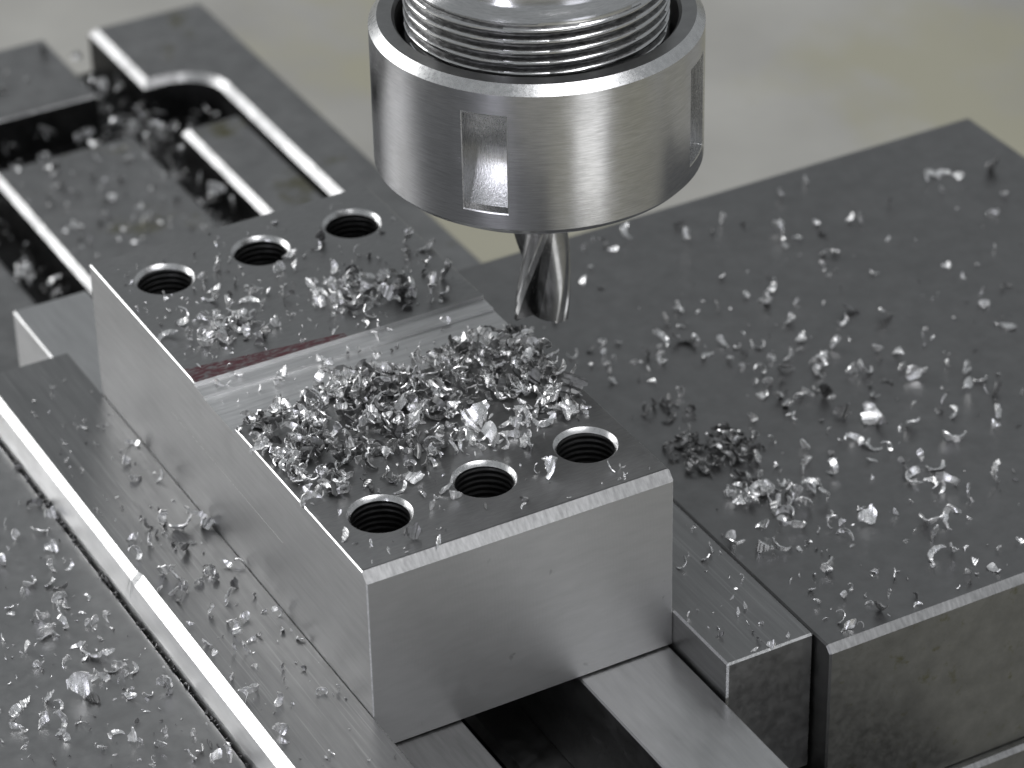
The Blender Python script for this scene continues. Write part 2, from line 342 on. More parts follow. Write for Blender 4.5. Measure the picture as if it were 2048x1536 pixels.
    'BT': '13.7,84.4,2.4 17,85.9,2.2 17.6,80.7,1.6 28.6,83.9,2.2 25.1,80.7,2.2 27.9,80.3,1.8 32.7,76.1,2 35.2,85.4,2.6 33.9,83.9,1.4 38.4,78.9,1.4 47,77.9,3 48.8,75,2.2 49.5,74.6,1.8 45.4,75.2,1.4 47,70.7,1.8 45.4,69,1.8 40,70.4,2.2 41.4,69.2,1.8 38,69.9,2.2 34.3,72.9,2.2 30.6,73,1.8 28.1,74,1.8 26.8,70.9,1.8 23,71.9,2 26,67.9,2 44.7,65,2.6 47.4,65.2,3 44.8,60.6,1.8 42.9,61.7,1.8 32.3,68.9,3 34,67.9,2.2 36,67.6,2.4 34.3,64.3,2.2 31.3,66.1,2.2 30.3,63.7,2 26.9,64.5,1.6 28.2,64.5,1.6 31.8,61.5,2 38,65.6,2 39.3,64.8,1.6 40.3,63.3,1.6 37.8,60.5,1.8 37.1,63.1,1.6 30,59.2,1.6 37.1,66.1,1.8 13.6,80,2.4 12.1,77.5,2.2 8.6,73.2,2.2 9.7,70.9,3.5 13.3,73.4,2.6 13.1,70.6,2.4 12.3,67.6,2.6 11,68.8,2.2 17.1,74.6,2.6 19.2,76.3,2.2 15.4,69.2,2.2 15.6,67,1.8 14.8,63.6,1.8 17.9,66.4,1.8 17.9,65.6,1.2 21,75.7,1.2 14,64.5,1.8 12.6,65,1.8 13.1,62.6,1.6 9.5,65.2,1.8 8.3,62.2,0.8 9.4,67.3,1.6 14.7,71.7,1.2 18.7,72.7,1.2 18.1,77.8,1 20.1,93.5,0.6 19.3,90.6,0.6 20.6,97.3,0.6 21.3,64,0.6 25.7,60.5,0.6 21.7,67.9,0.7 23.1,68,0.6 21.7,70.9,0.6 24.3,76.3,0.6 22.5,74.8,0.6 22.9,64.7,0.6 31.5,95,1.2 30.9,77.9,0.6 31,82.9,0.8 14.9,90.3,0.5 1.7,71.6,2.5 5.7,74,2.2 46.8,24.3,4.2 45,20.5,4.2 46.5,19.7,2.5 34.5,9.3,3.9 32.9,10.2,1.4 44.1,4.9,1.2 43.4,3,1.1 42.5,5.2,2.1 19.8,12.8,3.5 19.8,10.2,3.2 15.8,10,2.1 22.3,6.2,1.4 28,4.7,1.4 26.9,3.4,1.1 1.5,9.6,2.8 4,6.3,1.4 5.4,3.6,1.4 9.6,4.9,2.8 12.2,1.5,2.1 16,13.7,2.1 3.5,15.3,1.1 15.9,17,4.2 14,16.2,2.8 30.1,18.5,4.2 26.5,19.9,4.2 31.8,17.5,2.8 31.2,24.6,4.2 35.1,16.2,2.1 35.1,15.5,1.8 38,22,4.2 39.4,19.8,2.8 49.1,31.5,3.2 0.6,19,3.2 1.3,21.1,3.5 6.9,21,4.2 5,21.5,3.9 3.1,21.3,2.8 31.5,20.3,3.9 34.3,20,2.5 23.1,30.1,3.9 20.5,19.5,1.8 19.6,19.4,1.8',
    'GR': '19.6,60.2,1.8 26.2,54.2,1.2 24.9,55.4,1 20,54.6,2.2 20.5,53.5,1.8 12.9,54,2.4 11.4,52.5,1.8 11.2,51.4,1.6 10.9,56.4,0.8 8.4,52.3,1.4 7.1,56.6,1.6 4,55.7,2.2 3.1,55.8,1.8 18.7,56.2,0.8 30,56.1,1.8 31.8,58.3,1.8 32.8,56.9,1.2 27.9,53.2,1.2 27.8,50.8,1.6 35.3,51.3,0.8 32.8,51.1,0.6 41.5,54.7,1.8',
    'BED': '59.4,264.3,2.5 61.6,263.9,1.9 44.9,261.1,1.9 47.4,255.9,1.7 46.7,216.6,1.9 38.5,218.3,2.2 36.9,215.2,1.7 42.5,209.3,1.7 52,200.5,1.7 42.5,199.4,1.7 46.1,194.1,1.9 59.3,190.5,2.2 47.1,186.1,1.7 32.6,186.3,1.9 57.2,200.5,1.7 47.1,225.6,1.7 37,192.1,1.7 44.8,188.2,1.4 38.2,189.8,1.1 31.8,205.4,1.4 51.5,213,1.9 47.2,206.5,1.4 20.5,187.5,2.2 23.5,205.6,3.9',
}

# ================================================================ setting
bm = bmesh.new()
box(bm, -4000, 6000, -3000, 9000, -128, -120)
fl = mesh_obj('ground', bm, M_floor, origin=(0, 0, -120))
tag(fl, kind='structure')

# ================================================================ vise bed
bed = thing('vise_bed', 'grey steel machine bed with long slots behind and under the clamped block', 'machine bed', (8, 100, -120))
bm = bmesh.new()
prism(bm, [(-160, -80), (15.5, -80), (15.5, 223), (-160, 223)], -120, -50, 1.2, 1)
prism(bm, [(26, -80), (57.5, -80), (57.5, 223), (26, 223)], -120, -50, 1.2, 1)
prism(bm, [(-160, 242), (57.5, 242), (57.5, 272), (-160, 272)], -120, -50, .25, 1)
arc = [(72.5 + 9.5 * math.cos(math.radians(a)), 232.5 + 9.5 * math.sin(math.radians(a))) for a in range(90, -20, -10)]
prism(bm, [(81.5, 108), (95, 108), (95, 272), (68, 272), (68, 242)] + arc, -120, -50, 1.5, 1)
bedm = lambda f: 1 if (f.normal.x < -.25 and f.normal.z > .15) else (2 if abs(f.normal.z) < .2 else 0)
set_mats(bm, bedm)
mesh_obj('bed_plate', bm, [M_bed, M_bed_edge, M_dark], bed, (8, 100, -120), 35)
bm = bmesh.new()
prism(bm, [(68, 108), (81.4, 108), (81.4, 223.5), (68, 223)], -120, -52, 1.2, 1)
set_mats(bm, bedm)
mesh_obj('recessed_ledge', bm, [M_bed, M_bed_edge, M_dark], bed, (75, 165, -120), 35)
bm = bmesh.new()
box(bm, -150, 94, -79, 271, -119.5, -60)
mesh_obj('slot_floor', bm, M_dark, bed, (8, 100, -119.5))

# ================================================================ parallels
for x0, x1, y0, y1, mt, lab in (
        (.35, 14.3, 62, 141, M_bar, 'bright rear piece of ground bar sticking out behind the rear left corner of the block'),
        (.35, 14.3, -75, 61, M_bar_shade, 'shade-darkened support bar under the front of the block, left of the black gap'),
        (34, 49.6, -75, 141, M_bar, 'pale support bar under the front of the block, right of the black gap')):
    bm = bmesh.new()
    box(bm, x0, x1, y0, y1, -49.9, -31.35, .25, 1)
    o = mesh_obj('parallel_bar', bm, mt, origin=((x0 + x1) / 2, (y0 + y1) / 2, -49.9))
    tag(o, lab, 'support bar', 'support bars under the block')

# ================================================================ moving jaw (left)
jl = thing('moving_jaw', 'left vise jaw with a bright polished edge, scattered with steel chips', 'vise jaw', (-60, 20, -50))
bm = bmesh.new()
secs = [(-78, 1.55), (48.4, 1.55), (49.6, 1.2), (49.9, 1.2), (50.0, 1.3), (50.1, 1.3), (50.2, 1.15), (113.2, 1.15)]
rows = []
for y, c in secs:
    xr = -16.2
    rows.append([bm.verts.new(p) for p in ((xr - 1.1, y, -49.9), (xr - 1.1, y, -28.9), (xr, y, -24.8 - c), (xr + c, y, -24.8), (-.25, y, -24.8), (-.05, y, -25.0), (-.05, y, -49.9))])
for a, b in zip(rows[:-1], rows[1:]):
    for i in range(7):
        f = bm.faces.new((a[i], b[i], b[(i + 1) % 7], a[(i + 1) % 7]))
        f.material_index = {0: 1, 1: 1, 2: 2, 4: 2}.get(i, 0)
bm.faces.new(rows[0]); bm.faces.new(rows[-1][::-1])
bmesh.ops.recalc_face_normals(bm, faces=bm.faces)
mesh_obj('jaw_plate', bm, [M_plate, M_plate_side, M_edge], jl, (-8, 20, -49.9))
bm = bmesh.new()
box(bm, -150, -17.75, -78, 112, -49.9, -30.4, .35, 2)
mesh_obj('jaw_body', bm, M_jawL, jl, (-80, 20, -49.9))

# ================================================================ fixed jaw (right)
jr = thing('fixed_jaw', 'large right vise jaw block with worn stained front face, dusted with chips', 'vise jaw', (120, 40, -120))
bm = bmesh.new()
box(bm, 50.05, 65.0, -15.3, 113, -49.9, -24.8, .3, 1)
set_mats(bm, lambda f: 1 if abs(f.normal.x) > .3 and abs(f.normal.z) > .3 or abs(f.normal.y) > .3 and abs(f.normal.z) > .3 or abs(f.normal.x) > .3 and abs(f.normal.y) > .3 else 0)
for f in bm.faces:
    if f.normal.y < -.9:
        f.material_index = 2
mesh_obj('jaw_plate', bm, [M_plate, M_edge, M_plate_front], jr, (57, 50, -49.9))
bm = bmesh.new()
pr = [(-19, -57.2), (-19, -26.6), (-17.9, -25.5), (104.4, -25.5), (105, -26.1), (105, -57.2)]
A = [bm.verts.new((65.6, y, z)) for y, z in pr]
B = [bm.verts.new((179, y, z)) for y, z in pr]
bm.faces.new(A); bm.faces.new(B[::-1])
for i in range(6):
    f = bm.faces.new((A[i], B[i], B[(i + 1) % 6], A[(i + 1) % 6]))
bmesh.ops.recalc_face_normals(bm, faces=bm.faces)
es = [e for e in bm.edges if all(abs(v.co.x - 65.6) < .01 for v in e.verts) or all(abs(v.co.x - 179) < .01 for v in e.verts)]
bmesh.ops.bevel(bm, geom=es, offset=.3, segments=1, affect='EDGES')
set_mats(bm, lambda f: 1 if (f.normal.y < -.3 and f.normal.z > .3) else (2 if f.normal.y < -.8 else 0))
mesh_obj('jaw_body', bm, [M_jaw, M_chamf, M_jaw_front], jr, (120, 40, -57.2))
bm = bmesh.new()
box(bm, 66.5, 178.5, -20.8, 104, -119.9, -57.5, .7, 1)
set_mats(bm, lambda f: 1 if (f.normal.y < -.3 and f.normal.z > .3) else 0)
mesh_obj('jaw_base', bm, [M_jaw_front, M_chamf], jr, (120, 40, -119.9))

# ================================================================ workpiece
W, L, H = 50.0, 98.6, 30.95
GN, G1, GF = 43.2, 54.3, 57.7      # milled step: near edge, small ledge, far edge
blk = thing('steel_block', 'rectangular steel block with six tapped holes and a shallow milled step across it', 'workpiece', (25, 49, -H))
holes_f = [(8.6, 12.6), (25.6, 12.75), (42.7, 12.9)]
holes_r = [(8.6, 88.2), (25.7, 88.4), (42.3, 88.6)]
RH = 4.85
NH = 48
bm = bmesh.new()
cache = {}


def V(x, y, z):
    k = (round(x, 4), round(y, 4), round(z, 4))
    if k not in cache:
        cache[k] = bm.verts.new((x, y, z))
    return cache[k]


def holed(y0, y1, holes):
    es = []
    c = [V(0, y0, 0), V(W, y0, 0), V(W, y1, 0), V(0, y1, 0)]
    loops = [c]
    for hx, hy in holes:
        loops.append([V(hx + RH * math.cos(2 * math.pi * i / NH), hy + RH * math.sin(2 * math.pi * i / NH), 0) for i in range(NH)])
    for lp in loops:
        for i in range(len(lp)):
            a, b = lp[i], lp[(i + 1) % len(lp)]
            e = bm.edges.get((a, b)) or bm.edges.new((a, b))
            es.append(e)
    r = bmesh.ops.triangle_fill(bm, use_beauty=True, use_dissolve=False, edges=es, normal=(0, 0, 1))
    for f in r['geom']:
        if isinstance(f, bmesh.types.BMFace):
            f.material_index = 0


CH = 1.45
DL = CH + .32
holed(DL, GN, holes_f)
holed(GF, L, holes_r)
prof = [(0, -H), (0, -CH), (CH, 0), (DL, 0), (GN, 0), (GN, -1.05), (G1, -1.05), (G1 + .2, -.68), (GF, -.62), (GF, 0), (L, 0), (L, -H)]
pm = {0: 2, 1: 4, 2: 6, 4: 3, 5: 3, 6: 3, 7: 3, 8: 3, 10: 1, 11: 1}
for i in range(len(prof)):
    if i in (3, 9):
        continue
    (ya, za), (yb_, zb) = prof[i], prof[(i + 1) % len(prof)]
    f = bm.faces.new((V(0, ya, za), V(W, ya, za), V(W, yb_, zb), V(0, yb_, zb)))
    f.material_index = pm[i]
for x in (0, W):
    f = bm.faces.new([V(x, y, z) for y, z in prof])
    f.material_index = 1
bmesh.ops.recalc_face_normals(bm, faces=bm.faces)
es = []
for e in bm.edges:
    a, b = e.verts
    if len(e.link_faces) != 2:
        continue
    onx = abs(a.co.x - b.co.x) < 1e-4 and (abs(a.co.x) < 1e-4 or abs(a.co.x - W) < 1e-4)
    if onx and (a.co.z + b.co.z) / 2 > -1.5 and not (abs(a.co.z) < 1e-4) != (abs(b.co.z) < 1e-4):
        if abs(a.co.z) < 1e-4 and abs(b.co.z) < 1e-4:
            es.append(e)
    if onx and abs(a.co.y - b.co.y) < 1e-4 and abs(a.co.y) < 1e-4:
        es.append(e)
r = bmesh.ops.bevel(bm, geom=es, offset=.17, segments=1, affect='EDGES', clamp_overlap=True)
for f in r['faces']:
    f.normal_update()
    f.material_index = 7 if abs(f.normal.z) < .3 else 5
mesh_obj('block_body', bm, [M_block_top, M_block_side, M_block_front, M_groove, M_chamf, M_edge, M_plate_front, M_edge_glint], blk, (25, 49, -H))

# tapped holes: countersink, helical thread, flat bottom
bm = bmesh.new()
P = 1.0
zs = [0, -.02, -.55, -.8] + [-.8 - P / 8 * k for k in range(1, 8 * 16)] + [-17.5]


def rh(r, z, t):
    if r > 0:
        return r
    ph = ((z / P) + t / (2 * math.pi)) % 1.0
    tri = abs(ph - .5) * 2
    return 4.25 + .15 * max(0, min(1, tri * 1.25 - .1))


pf = [(RH, 0), (RH - .06, -.03), (4.3, -.75)] + [(-1, z) for z in zs[3:-1]] + [(4.1, -17), (.01, -18)]
lathe(bm, pf, 0, 0, NH, rfun=rh)
bmesh.ops.recalc_face_normals(bm, faces=bm.faces)
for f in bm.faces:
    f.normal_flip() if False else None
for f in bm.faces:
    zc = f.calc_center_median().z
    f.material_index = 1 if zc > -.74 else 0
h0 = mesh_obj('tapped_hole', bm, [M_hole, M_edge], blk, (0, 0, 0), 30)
for i, (hx, hy) in enumerate(holes_f + holes_r):
    o = h0 if i == 0 else h0.copy()
    if i:
        C.objects.link(o)
        o.parent = blk
    o.location = Vector((hx, hy, -.001)) * S - blk.location
    o.rotation_euler = (0, 0, i * 1.1)
# scribed scratch on the left side
bm = bmesh.new()
for k in range(24):
    pass
pts = [(68 - 40 * k / 24, -11.15 - .5 * k / 24 + .03 * math.sin(k * 2.1)) for k in range(25)]
vt = [(bm.verts.new((-.012, y, z + .045)), bm.verts.new((-.03, y, z)), bm.verts.new((-.012, y, z - .045))) for y, z in pts]
for a, b in zip(vt[:-1], vt[1:]):
    bm.faces.new((a[0], b[0], b[1], a[1])); bm.faces.new((a[1], b[1], b[2], a[2]))
mesh_obj('scribed_line', bm, M_edge, blk, (0, 48, -11.4))

# ================================================================ collet chuck
CX, CY = 56.15, 50.0
chk = thing('collet_chuck', 'round steel collet chuck nut with rectangular spanner slots holding the cutter', 'collet chuck', (CX, CY, 26))
RN = 25.1
bm = bmesh.new()
lathe(bm, [(.5, 27.3), (11, 27.3), (11.5, 26.1), (22.2, 26.1), (22.6, 26.4), (22.7, 27.3), (24.2, 27.4), (RN, 28.4), (RN, 30.8)], CX, CY, 240, mi=0)
lathe(bm, [(RN, 47.1), (RN, 50.35), (23.8, 51.7), (21.6, 51.7), (21.15, 51.2), (21.15, 44)], CX, CY, 240)
# wall between z 30.8 and 47.1 with four pockets
ZL, ZH = 30.8, 47.1
hw = 8.1 * math.pi / 180
zw = [ZL + (ZH - ZL) * k / 10 for k in range(11)]


def ss(x):
    x = max(0, min(1, x))
    return x * x * (3 - 2 * x)


for q in range(4):
    c0 = math.radians(-137.3 + 90 * q)
    # plain wall to the next pocket
    th = [c0 + hw + (math.pi / 2 - 2 * hw) * k / 50 for k in range(51)]
    g = [[bm.verts.new((CX + RN * math.cos(t), CY + RN * math.sin(t), z)) for t in th] for z in zw]
    for a, b in zip(g[:-1], g[1:]):
        for i in range(50):
            bm.faces.new((a[i], a[i + 1], b[i + 1], b[i]))
    su = [0, .012, .024, .035] + [.035 + .93 * k / 14 for k in range(1, 14)] + [.965, .976, .988, 1]
    tv = [0, .008, .014, .02] + [.02 + .96 * k / 22 for k in range(1, 22)] + [.98, .986, .992, 1]

    def dep(s_, t_):
        e1 = min(s_, 1 - s_) / .035
        e2 = min(t_, 1 - t_) / .02
        e = min(e1, e2)
        if e <= 0:
            return 0
        if e < .99:
            return .10 * e if e < .75 else .10 * e + 1.0 * (e - .75)
        return 1.5 + 2.8 * math.sin(math.pi * t_)
    g = []
    for t_ in tv:
        row = []
        for s_ in su:
            r = RN - dep(s_, t_)
            a = c0 - hw + 2 * hw * s_
            row.append(bm.verts.new((CX + r * math.cos(a), CY + r * math.sin(a), ZL + (ZH - ZL) * t_)))
        g.append(row)
    for j, (a, b) in enumerate(zip(g[:-1], g[1:])):
        for i in range(len(su) - 1):
            f = bm.faces.new((a[i], a[i + 1], b[i + 1], b[i]))
            edge = min(su[i], 1 - su[i + 1]) < .01 or min(tv[j], 1 - tv[j + 1]) < .006
            f.material_index = 3 if edge else 1
for f in bm.faces:
    f.normal_update()
    c = f.calc_center_median()
    rad = Vector((c.x - CX, c.y - CY, 0))
    if (f.normal.dot(rad) < 0) == (rad.length > 22.5 or c.z < 40):
        f.normal_flip()
for f in bm.faces:
    c = f.calc_center_median()
    if f.material_index == 0:
        rr = math.hypot(c.x - CX, c.y - CY)
        if c.z > 51.55 or rr < 22:
            f.material_index = 2
        elif c.z > 50.5:
            f.material_index = 3
mesh_obj('collet_nut', bm, [M_nut, M_pocket, M_nut_top, M_edge], chk, (CX, CY, 27), 28)

bm = bmesh.new()
PT = 1.72


def rt(r, z, t):
    if r > 0:
        return r
    ph = ((z / PT) - t / (2 * math.pi)) % 1.0
    prof_ = .0 if ph < .10 else (ss((ph - .10) / .38) if ph < .48 else (1 if ph < .60 else ss((1 - ph) / .40)))
    env = min(1, max(0, (59.0 - z) / .9))
    return 19.85 - .95 * prof_ * env - .35 * (1 - env)


pf = [(-1, 45 + k * PT / 12) for k in range(int(13.9 / PT * 12))] + [(19.4, 59.1), (19.2, 59.5), (18.8, 60.2), (18.3, 60.8), (18.1, 61.3), (18.0, 63), (18.0, 150), (.01, 150)]
lathe(bm, pf, CX, CY, 200, rfun=rt)
bmesh.ops.recalc_face_normals(bm, faces=bm.faces)
for f in bm.faces:
    c = f.calc_center_median()
    if c.z < 58.6 and math.hypot(c.x - CX, c.y - CY) < 19.55:
        f.material_index = 1
mesh_obj('threaded_spindle_nose', bm, [M_thread, M_root], chk, (CX, CY, 45), 40)

# ================================================================ end mill
TR = 4.65
bm = bmesh.new()
NF, NS = 3, 36
helix = math.radians(4.4)
PH0 = math.radians(TOOLPH)


def sect(u):
    """radius for a fraction u of one flute pitch"""
    if u < .10:
        return TR
    if u < .13:
        return TR - .25
    if u < .26:
        return TR - .25 - .2 * (u - .13) / .13
    if u < .90:
        return TR - .45 - 2.3 * math.sin((u - .26) / .64 * math.pi / 2)
    return TR - 2.75 + 2.75 * ((u - .90) / .10)


rings = []
zz = [-1 + k * .35 for k in range(81)]
for z in zz:
    ring = []
    for i in range(NF * NS):
        u = (i % NS) / NS
        t = -2 * math.pi * i / (NF * NS) + PH0 + helix * (z + 1)
        r = sect(u)
        if z < -.99:
            dz = .5 if u > .26 else 0
        else:
            dz = 0
        ring.append(bm.verts.new((CX + r * math.cos(t), CY + r * math.sin(t), z + dz)))
    rings.append(ring)
for a, b in zip(rings[:-1], rings[1:]):
    for i in range(NF * NS):
        j = (i + 1) % (NF * NS)
        f = bm.faces.new((a[i], a[j], b[j], b[i]))
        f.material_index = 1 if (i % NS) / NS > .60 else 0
c = bm.verts.new((CX, CY, -.55))
for i in range(NF * NS):
    bm.faces.new((c, rings[0][(i + 1) % (NF * NS)], rings[0][i]))
bmesh.ops.recalc_face_normals(bm, faces=bm.faces)
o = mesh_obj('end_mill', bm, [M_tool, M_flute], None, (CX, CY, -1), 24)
tag(o, 'fluted end mill cutter pointing down from the round chuck beside the block', 'milling cutter')

# ================================================================ chips
rnd = random.Random(11)


def chip_mesh(kind):
    """one curled chip, unit size, real thickness; returns (verts, faces)"""
    both = True
    if kind == 'sliver':
        ang, r0, wid, cone, n = rnd.uniform(.3, 1.2), rnd.uniform(.5, 1.2), .17, .5, 5
    elif kind == 'crescent':
        ang, r0, wid, cone, n = rnd.uniform(1.7, 3.3), rnd.uniform(.38, .46), rnd.uniform(.22, .34), rnd.uniform(.7, 1.4), 13
    elif kind == 'leaf':
        ang, r0, wid, cone, n = rnd.uniform(.8, 1.8), rnd.uniform(.36, .55), rnd.uniform(.40, .62), rnd.uniform(.1, 1.0), 11
        both = False
    else:
        ang, r0, wid, cone, n = rnd.uniform(2.0, 4.2), rnd.uniform(.28, .40), rnd.uniform(.32, .48), rnd.uniform(0, .5), 13
        both = False
    th = .05
    drift = rnd.uniform(-.3, .3)
    ra = rnd.uniform(.0, .3)
    vs, fs = [], []
    m = 4
    for i in range(n):
        s = i / (n - 1)
        a = ang * s
        if both:
            wdt = wid * (math.sin(math.pi * s) ** .75 + .06)
        else:
            wdt = wid * (min(1, .55 + s * 3) * (1 - s) ** .8 + .04)
        r = r0 * (1 - ra * s) + (.006 if i % 2 else -.006) * (kind in ('leaf', 'curl'))
        rag = rnd.uniform(-.10, .10) * wdt * (kind != 'sliver')
        for k in range(m):
            wq = (k / (m - 1) - .3) * wdt + (rag if k == m - 1 else 0)
            rr = r + wq * math.sin(cone) - .5 * wq * wq
            zz_ = wq * math.cos(cone) + drift * s
            for side in (0, 1):
                q = rr + (th * side) * math.cos(cone)
                vs.append((q * math.cos(a), q * math.sin(a), zz_ - th * side * math.sin(cone)))
    # crumple: rows bend off the ideal curl, edges are torn
    if kind != 'sliver':
        tw = Vector((rnd.uniform(-.35, .35), rnd.uniform(-.35, .35), rnd.uniform(-.35, .35)))
        for i in range(n):
            jx = Vector((rnd.gauss(0, .012), rnd.gauss(0, .012), rnd.gauss(0, .014)))
            s = i / (n - 1)
            bend = tw * (s * s) * .35
            for k in range(m):
                jk = Vector((rnd.gauss(0, .006), rnd.gauss(0, .006), rnd.gauss(0, .01)))
                for sd in (0, 1):
                    q = (i * m + k) * 2 + sd
                    vs[q] = tuple(Vector(vs[q]) + jx + jk + bend)
    idx = lambda i, k, sd: (i * m + k) * 2 + sd
    for i in range(n - 1):
        for k in range(m - 1):
            fs.append((idx(i, k, 0), idx(i, k + 1, 0), idx(i + 1, k + 1, 0), idx(i + 1, k, 0)))
            fs.append((idx(i, k, 1), idx(i + 1, k, 1), idx(i + 1, k + 1, 1), idx(i, k + 1, 1)))
        fs.append((idx(i, 0, 0), idx(i + 1, 0, 0), idx(i + 1, 0, 1), idx(i, 0, 1)))
        fs.append((idx(i, m - 1, 0), idx(i, m - 1, 1), idx(i + 1, m - 1, 1), idx(i + 1, m - 1, 0)))
    for i in (0, n - 1):
        for k in range(m - 1):
            q = (idx(i, k, 0), idx(i, k, 1), idx(i, k + 1, 1), idx(i, k + 1, 0))
            fs.append(q if i == 0 else q[::-1])
    V3 = [Vector(v) for v in vs]
    mid = sum(V3, Vector()) / len(V3)
    V3 = [v - mid for v in V3]
    mx = max((a - b).length for a in V3[::4] for b in V3[::4])
    return [v / mx for v in V3], fs


variants = []
for k in range(30):
    vs, fs = chip_mesh(('leaf', 'crescent', 'leaf', 'curl', 'leaf')[k % 5])
    variants.append((vs, fs))
slivers = [chip_mesh('sliver') for _ in range(6)]
vmesh = []
for vs, fs in variants + slivers:
    me = bpy.data.meshes.new('metal_chip')
    me.from_pydata([tuple(v) for v in vs], [], fs)
    me.materials.append(M_chip.m)
    me.shade_smooth()
    me.set_sharp_from_angle(angle=math.radians(17))
    vmesh.append(me)

vmesh_dark = []
for me in vmesh:
    d = me.copy()
    d.materials[0] = M_chip_dark.m
    vmesh_dark.append(d)

ZS = dict(RJ=-25.5, RP=-24.8, LP=-24.8, LB=-30.4, BT=0, GR=-1.05, BED=-50, GAP=-30.6)
chips = []


def parse(surf, txt):
    for t in txt.split():
        x, y, s = map(float, t.split(','))
        if surf == 'RJ' and (x < 67 or y < -17.2 or y > 103.5):
            continue
        if surf == 'LB' and x > -18.4:
            continue
        if surf == 'LP' and (x < -14.4 or x > -.8):
            continue
        if surf == 'RP' and not 50.8 < x < 64:
            continue
        if surf == 'BT' and not (.3 < x < 49.8):
            continue
        z = ZS[surf]
        if surf == 'BT' and GN - .4 < y < GF + .3:
            z = -1.05 if y < G1 else -.6
        if surf == 'BED' and not ON_BED(x, y):
            x, y, z = x + 7.4, y + 13.7, -60
            if ON_BED(x, y) or x > 80:
                continue
        chips.append((surf, x, y, z, s))


ON_BED = lambda x, y: (x < 14.8 or 26.7 < x < 56.8 or 68.7 < x) and not 222.3 < y < 242.7
for k_, v_ in CHIPS.items():
    parse(k_, v_)


def inside(x, y, poly):
    c = False
    for i in range(len(poly)):
        (x1, y1), (x2, y2) = poly[i], poly[i - 1]
        if (y1 > y) != (y2 > y) and x < (x2 - x1) * (y - y1) / (y2 - y1) + x1:
            c = not c
    return c


PILE = [(0.4, 44.0), (8.6, 47.6), (13.5, 47.2), (22.0, 49.5), (30.2, 44.8), (38.5, 47.4), (48.3, 47.5), (50.2, 44.2), (50.0, 31.3), (48.3, 23.5), (36.2, 17.1), (31.8, 17.7), (23.0, 20.4), (15.7, 17.8), (6.4, 18.8), (1.5, 20.7), (0.8, 28.7), (0.3, 36.8)]
peaks = [(45, 41, 4.2, 6.5), (35, 39, 3.4, 7), (22, 44, 3.2, 5), (14, 37, 2.2, 6), (5, 33, 1.6, 6), (4, 25, 1.3, 4), (28, 34, 2.2, 7)]
pile_h = lambda x, y: sum(h * math.exp(-((x - a) ** 2 + (y - b) ** 2) / (2 * s * s)) for a, b, h, s in peaks) * .40
n = 0
while n < 720:
    x, y = rnd.uniform(0, 50), rnd.uniform(14, 52)
    if not inside(x, y, PILE):
        continue
    h = pile_h(x, y)
    if rnd.random() > .24 + h * .55:
        continue
    z = (0 if y < GN else -1.05) + rnd.uniform(0, 1) ** .8 * max(0, h - .3)
    chips.append(('PILE', x, y, z, rnd.uniform(1.3, 3.1)))
    n += 1
n = 0
for n in range(85):       # dark clump beside the near right corner of the block
    a, r = rnd.uniform(0, 6.28), rnd.random() ** .6
    x, y = 77.5 + 7 * r * math.cos(a), 34 + 6.5 * r * math.sin(a)
    chips.append(('RJ', x, y, -25.5 + rnd.uniform(0, 2.0) * (1 - r), rnd.uniform(1.2, 2.6)))
for n in range(30):
    a, r = rnd.uniform(0, 6.28), rnd.random() ** .6
    x, y = 77.5 + 5 * r * math.cos(a), 19.5 + 6 * r * math.sin(a)
    chips.append(('RJ', x, y, -25.5 + rnd.uniform(0, 2.0) * (1 - r), rnd.uniform(1.2, 2.8)))
for cx_, cy_, r_, k_ in ((10, 69, 5.5, 26), (32, 69, 5.5, 30), (38, 66, 4, 16)):
    for n in range(k_):
        a, r = rnd.uniform(0, 6.28), rnd.random() ** .6
        chips.append(('BT', cx_ + r_ * r * math.cos(a), cy_ + r_ * r * math.sin(a) * .8, rnd.uniform(0, 1.0) * (1 - r), rnd.uniform(1.2, 2.6)))
for n in range(16):
    x, y = rnd.gauss(79, 2.0), rnd.gauss(48, 2.4)
    chips.append(('RJ', x, y, -25.5, rnd.uniform(1.0, 2.2)))
chips += [('BED', 36.5, 246.0, -50, 6.0), ('BED', 62.5, 236.0, -60, 7.5), ('BED', 63.5, 226, -60, 6.0), ('BED', 22, 228, -60, 5.0), ('BED', 60, 252, -60, 6.0), ('BED', 55.0, 266.0, -50, 4.5)]
# tiny slivers strewn over everything
fine = []
for surf, n, (x0, x1, y0, y1) in (('BT', 190, (1, 49, 1.8, 42)), ('BT', 210, (1, 49, 59, 96)), ('GR', 40, (1, 49, 44, 56)), ('RJ', 170, (67, 160, -17, 80)),
                                  ('RP', 20, (51, 64, -14, 40)), ('LP', 110, (-14, -1, -20, 100)), ('LB', 260, (-48, -18, -20, 75)), ('BED', 60, (27, 56, 150, 220)), ('GAP', 160, (-17.7, -17.4, -20, 100))):
    for _ in range(n):
        x, y = rnd.uniform(x0, x1), rnd.uniform(y0, y1)
        if surf == 'BT' and any(math.hypot(x - a, y - b) < RH + .4 for a, b in holes_f + holes_r):
            continue
        if surf == 'BT' and y < 14 and rnd.random() < .5:
            continue
        fine.append((surf, x, y, ZS[surf], min(1.3, rnd.uniform(.25, .75) * rnd.choice((1, 1, 1.5)))))

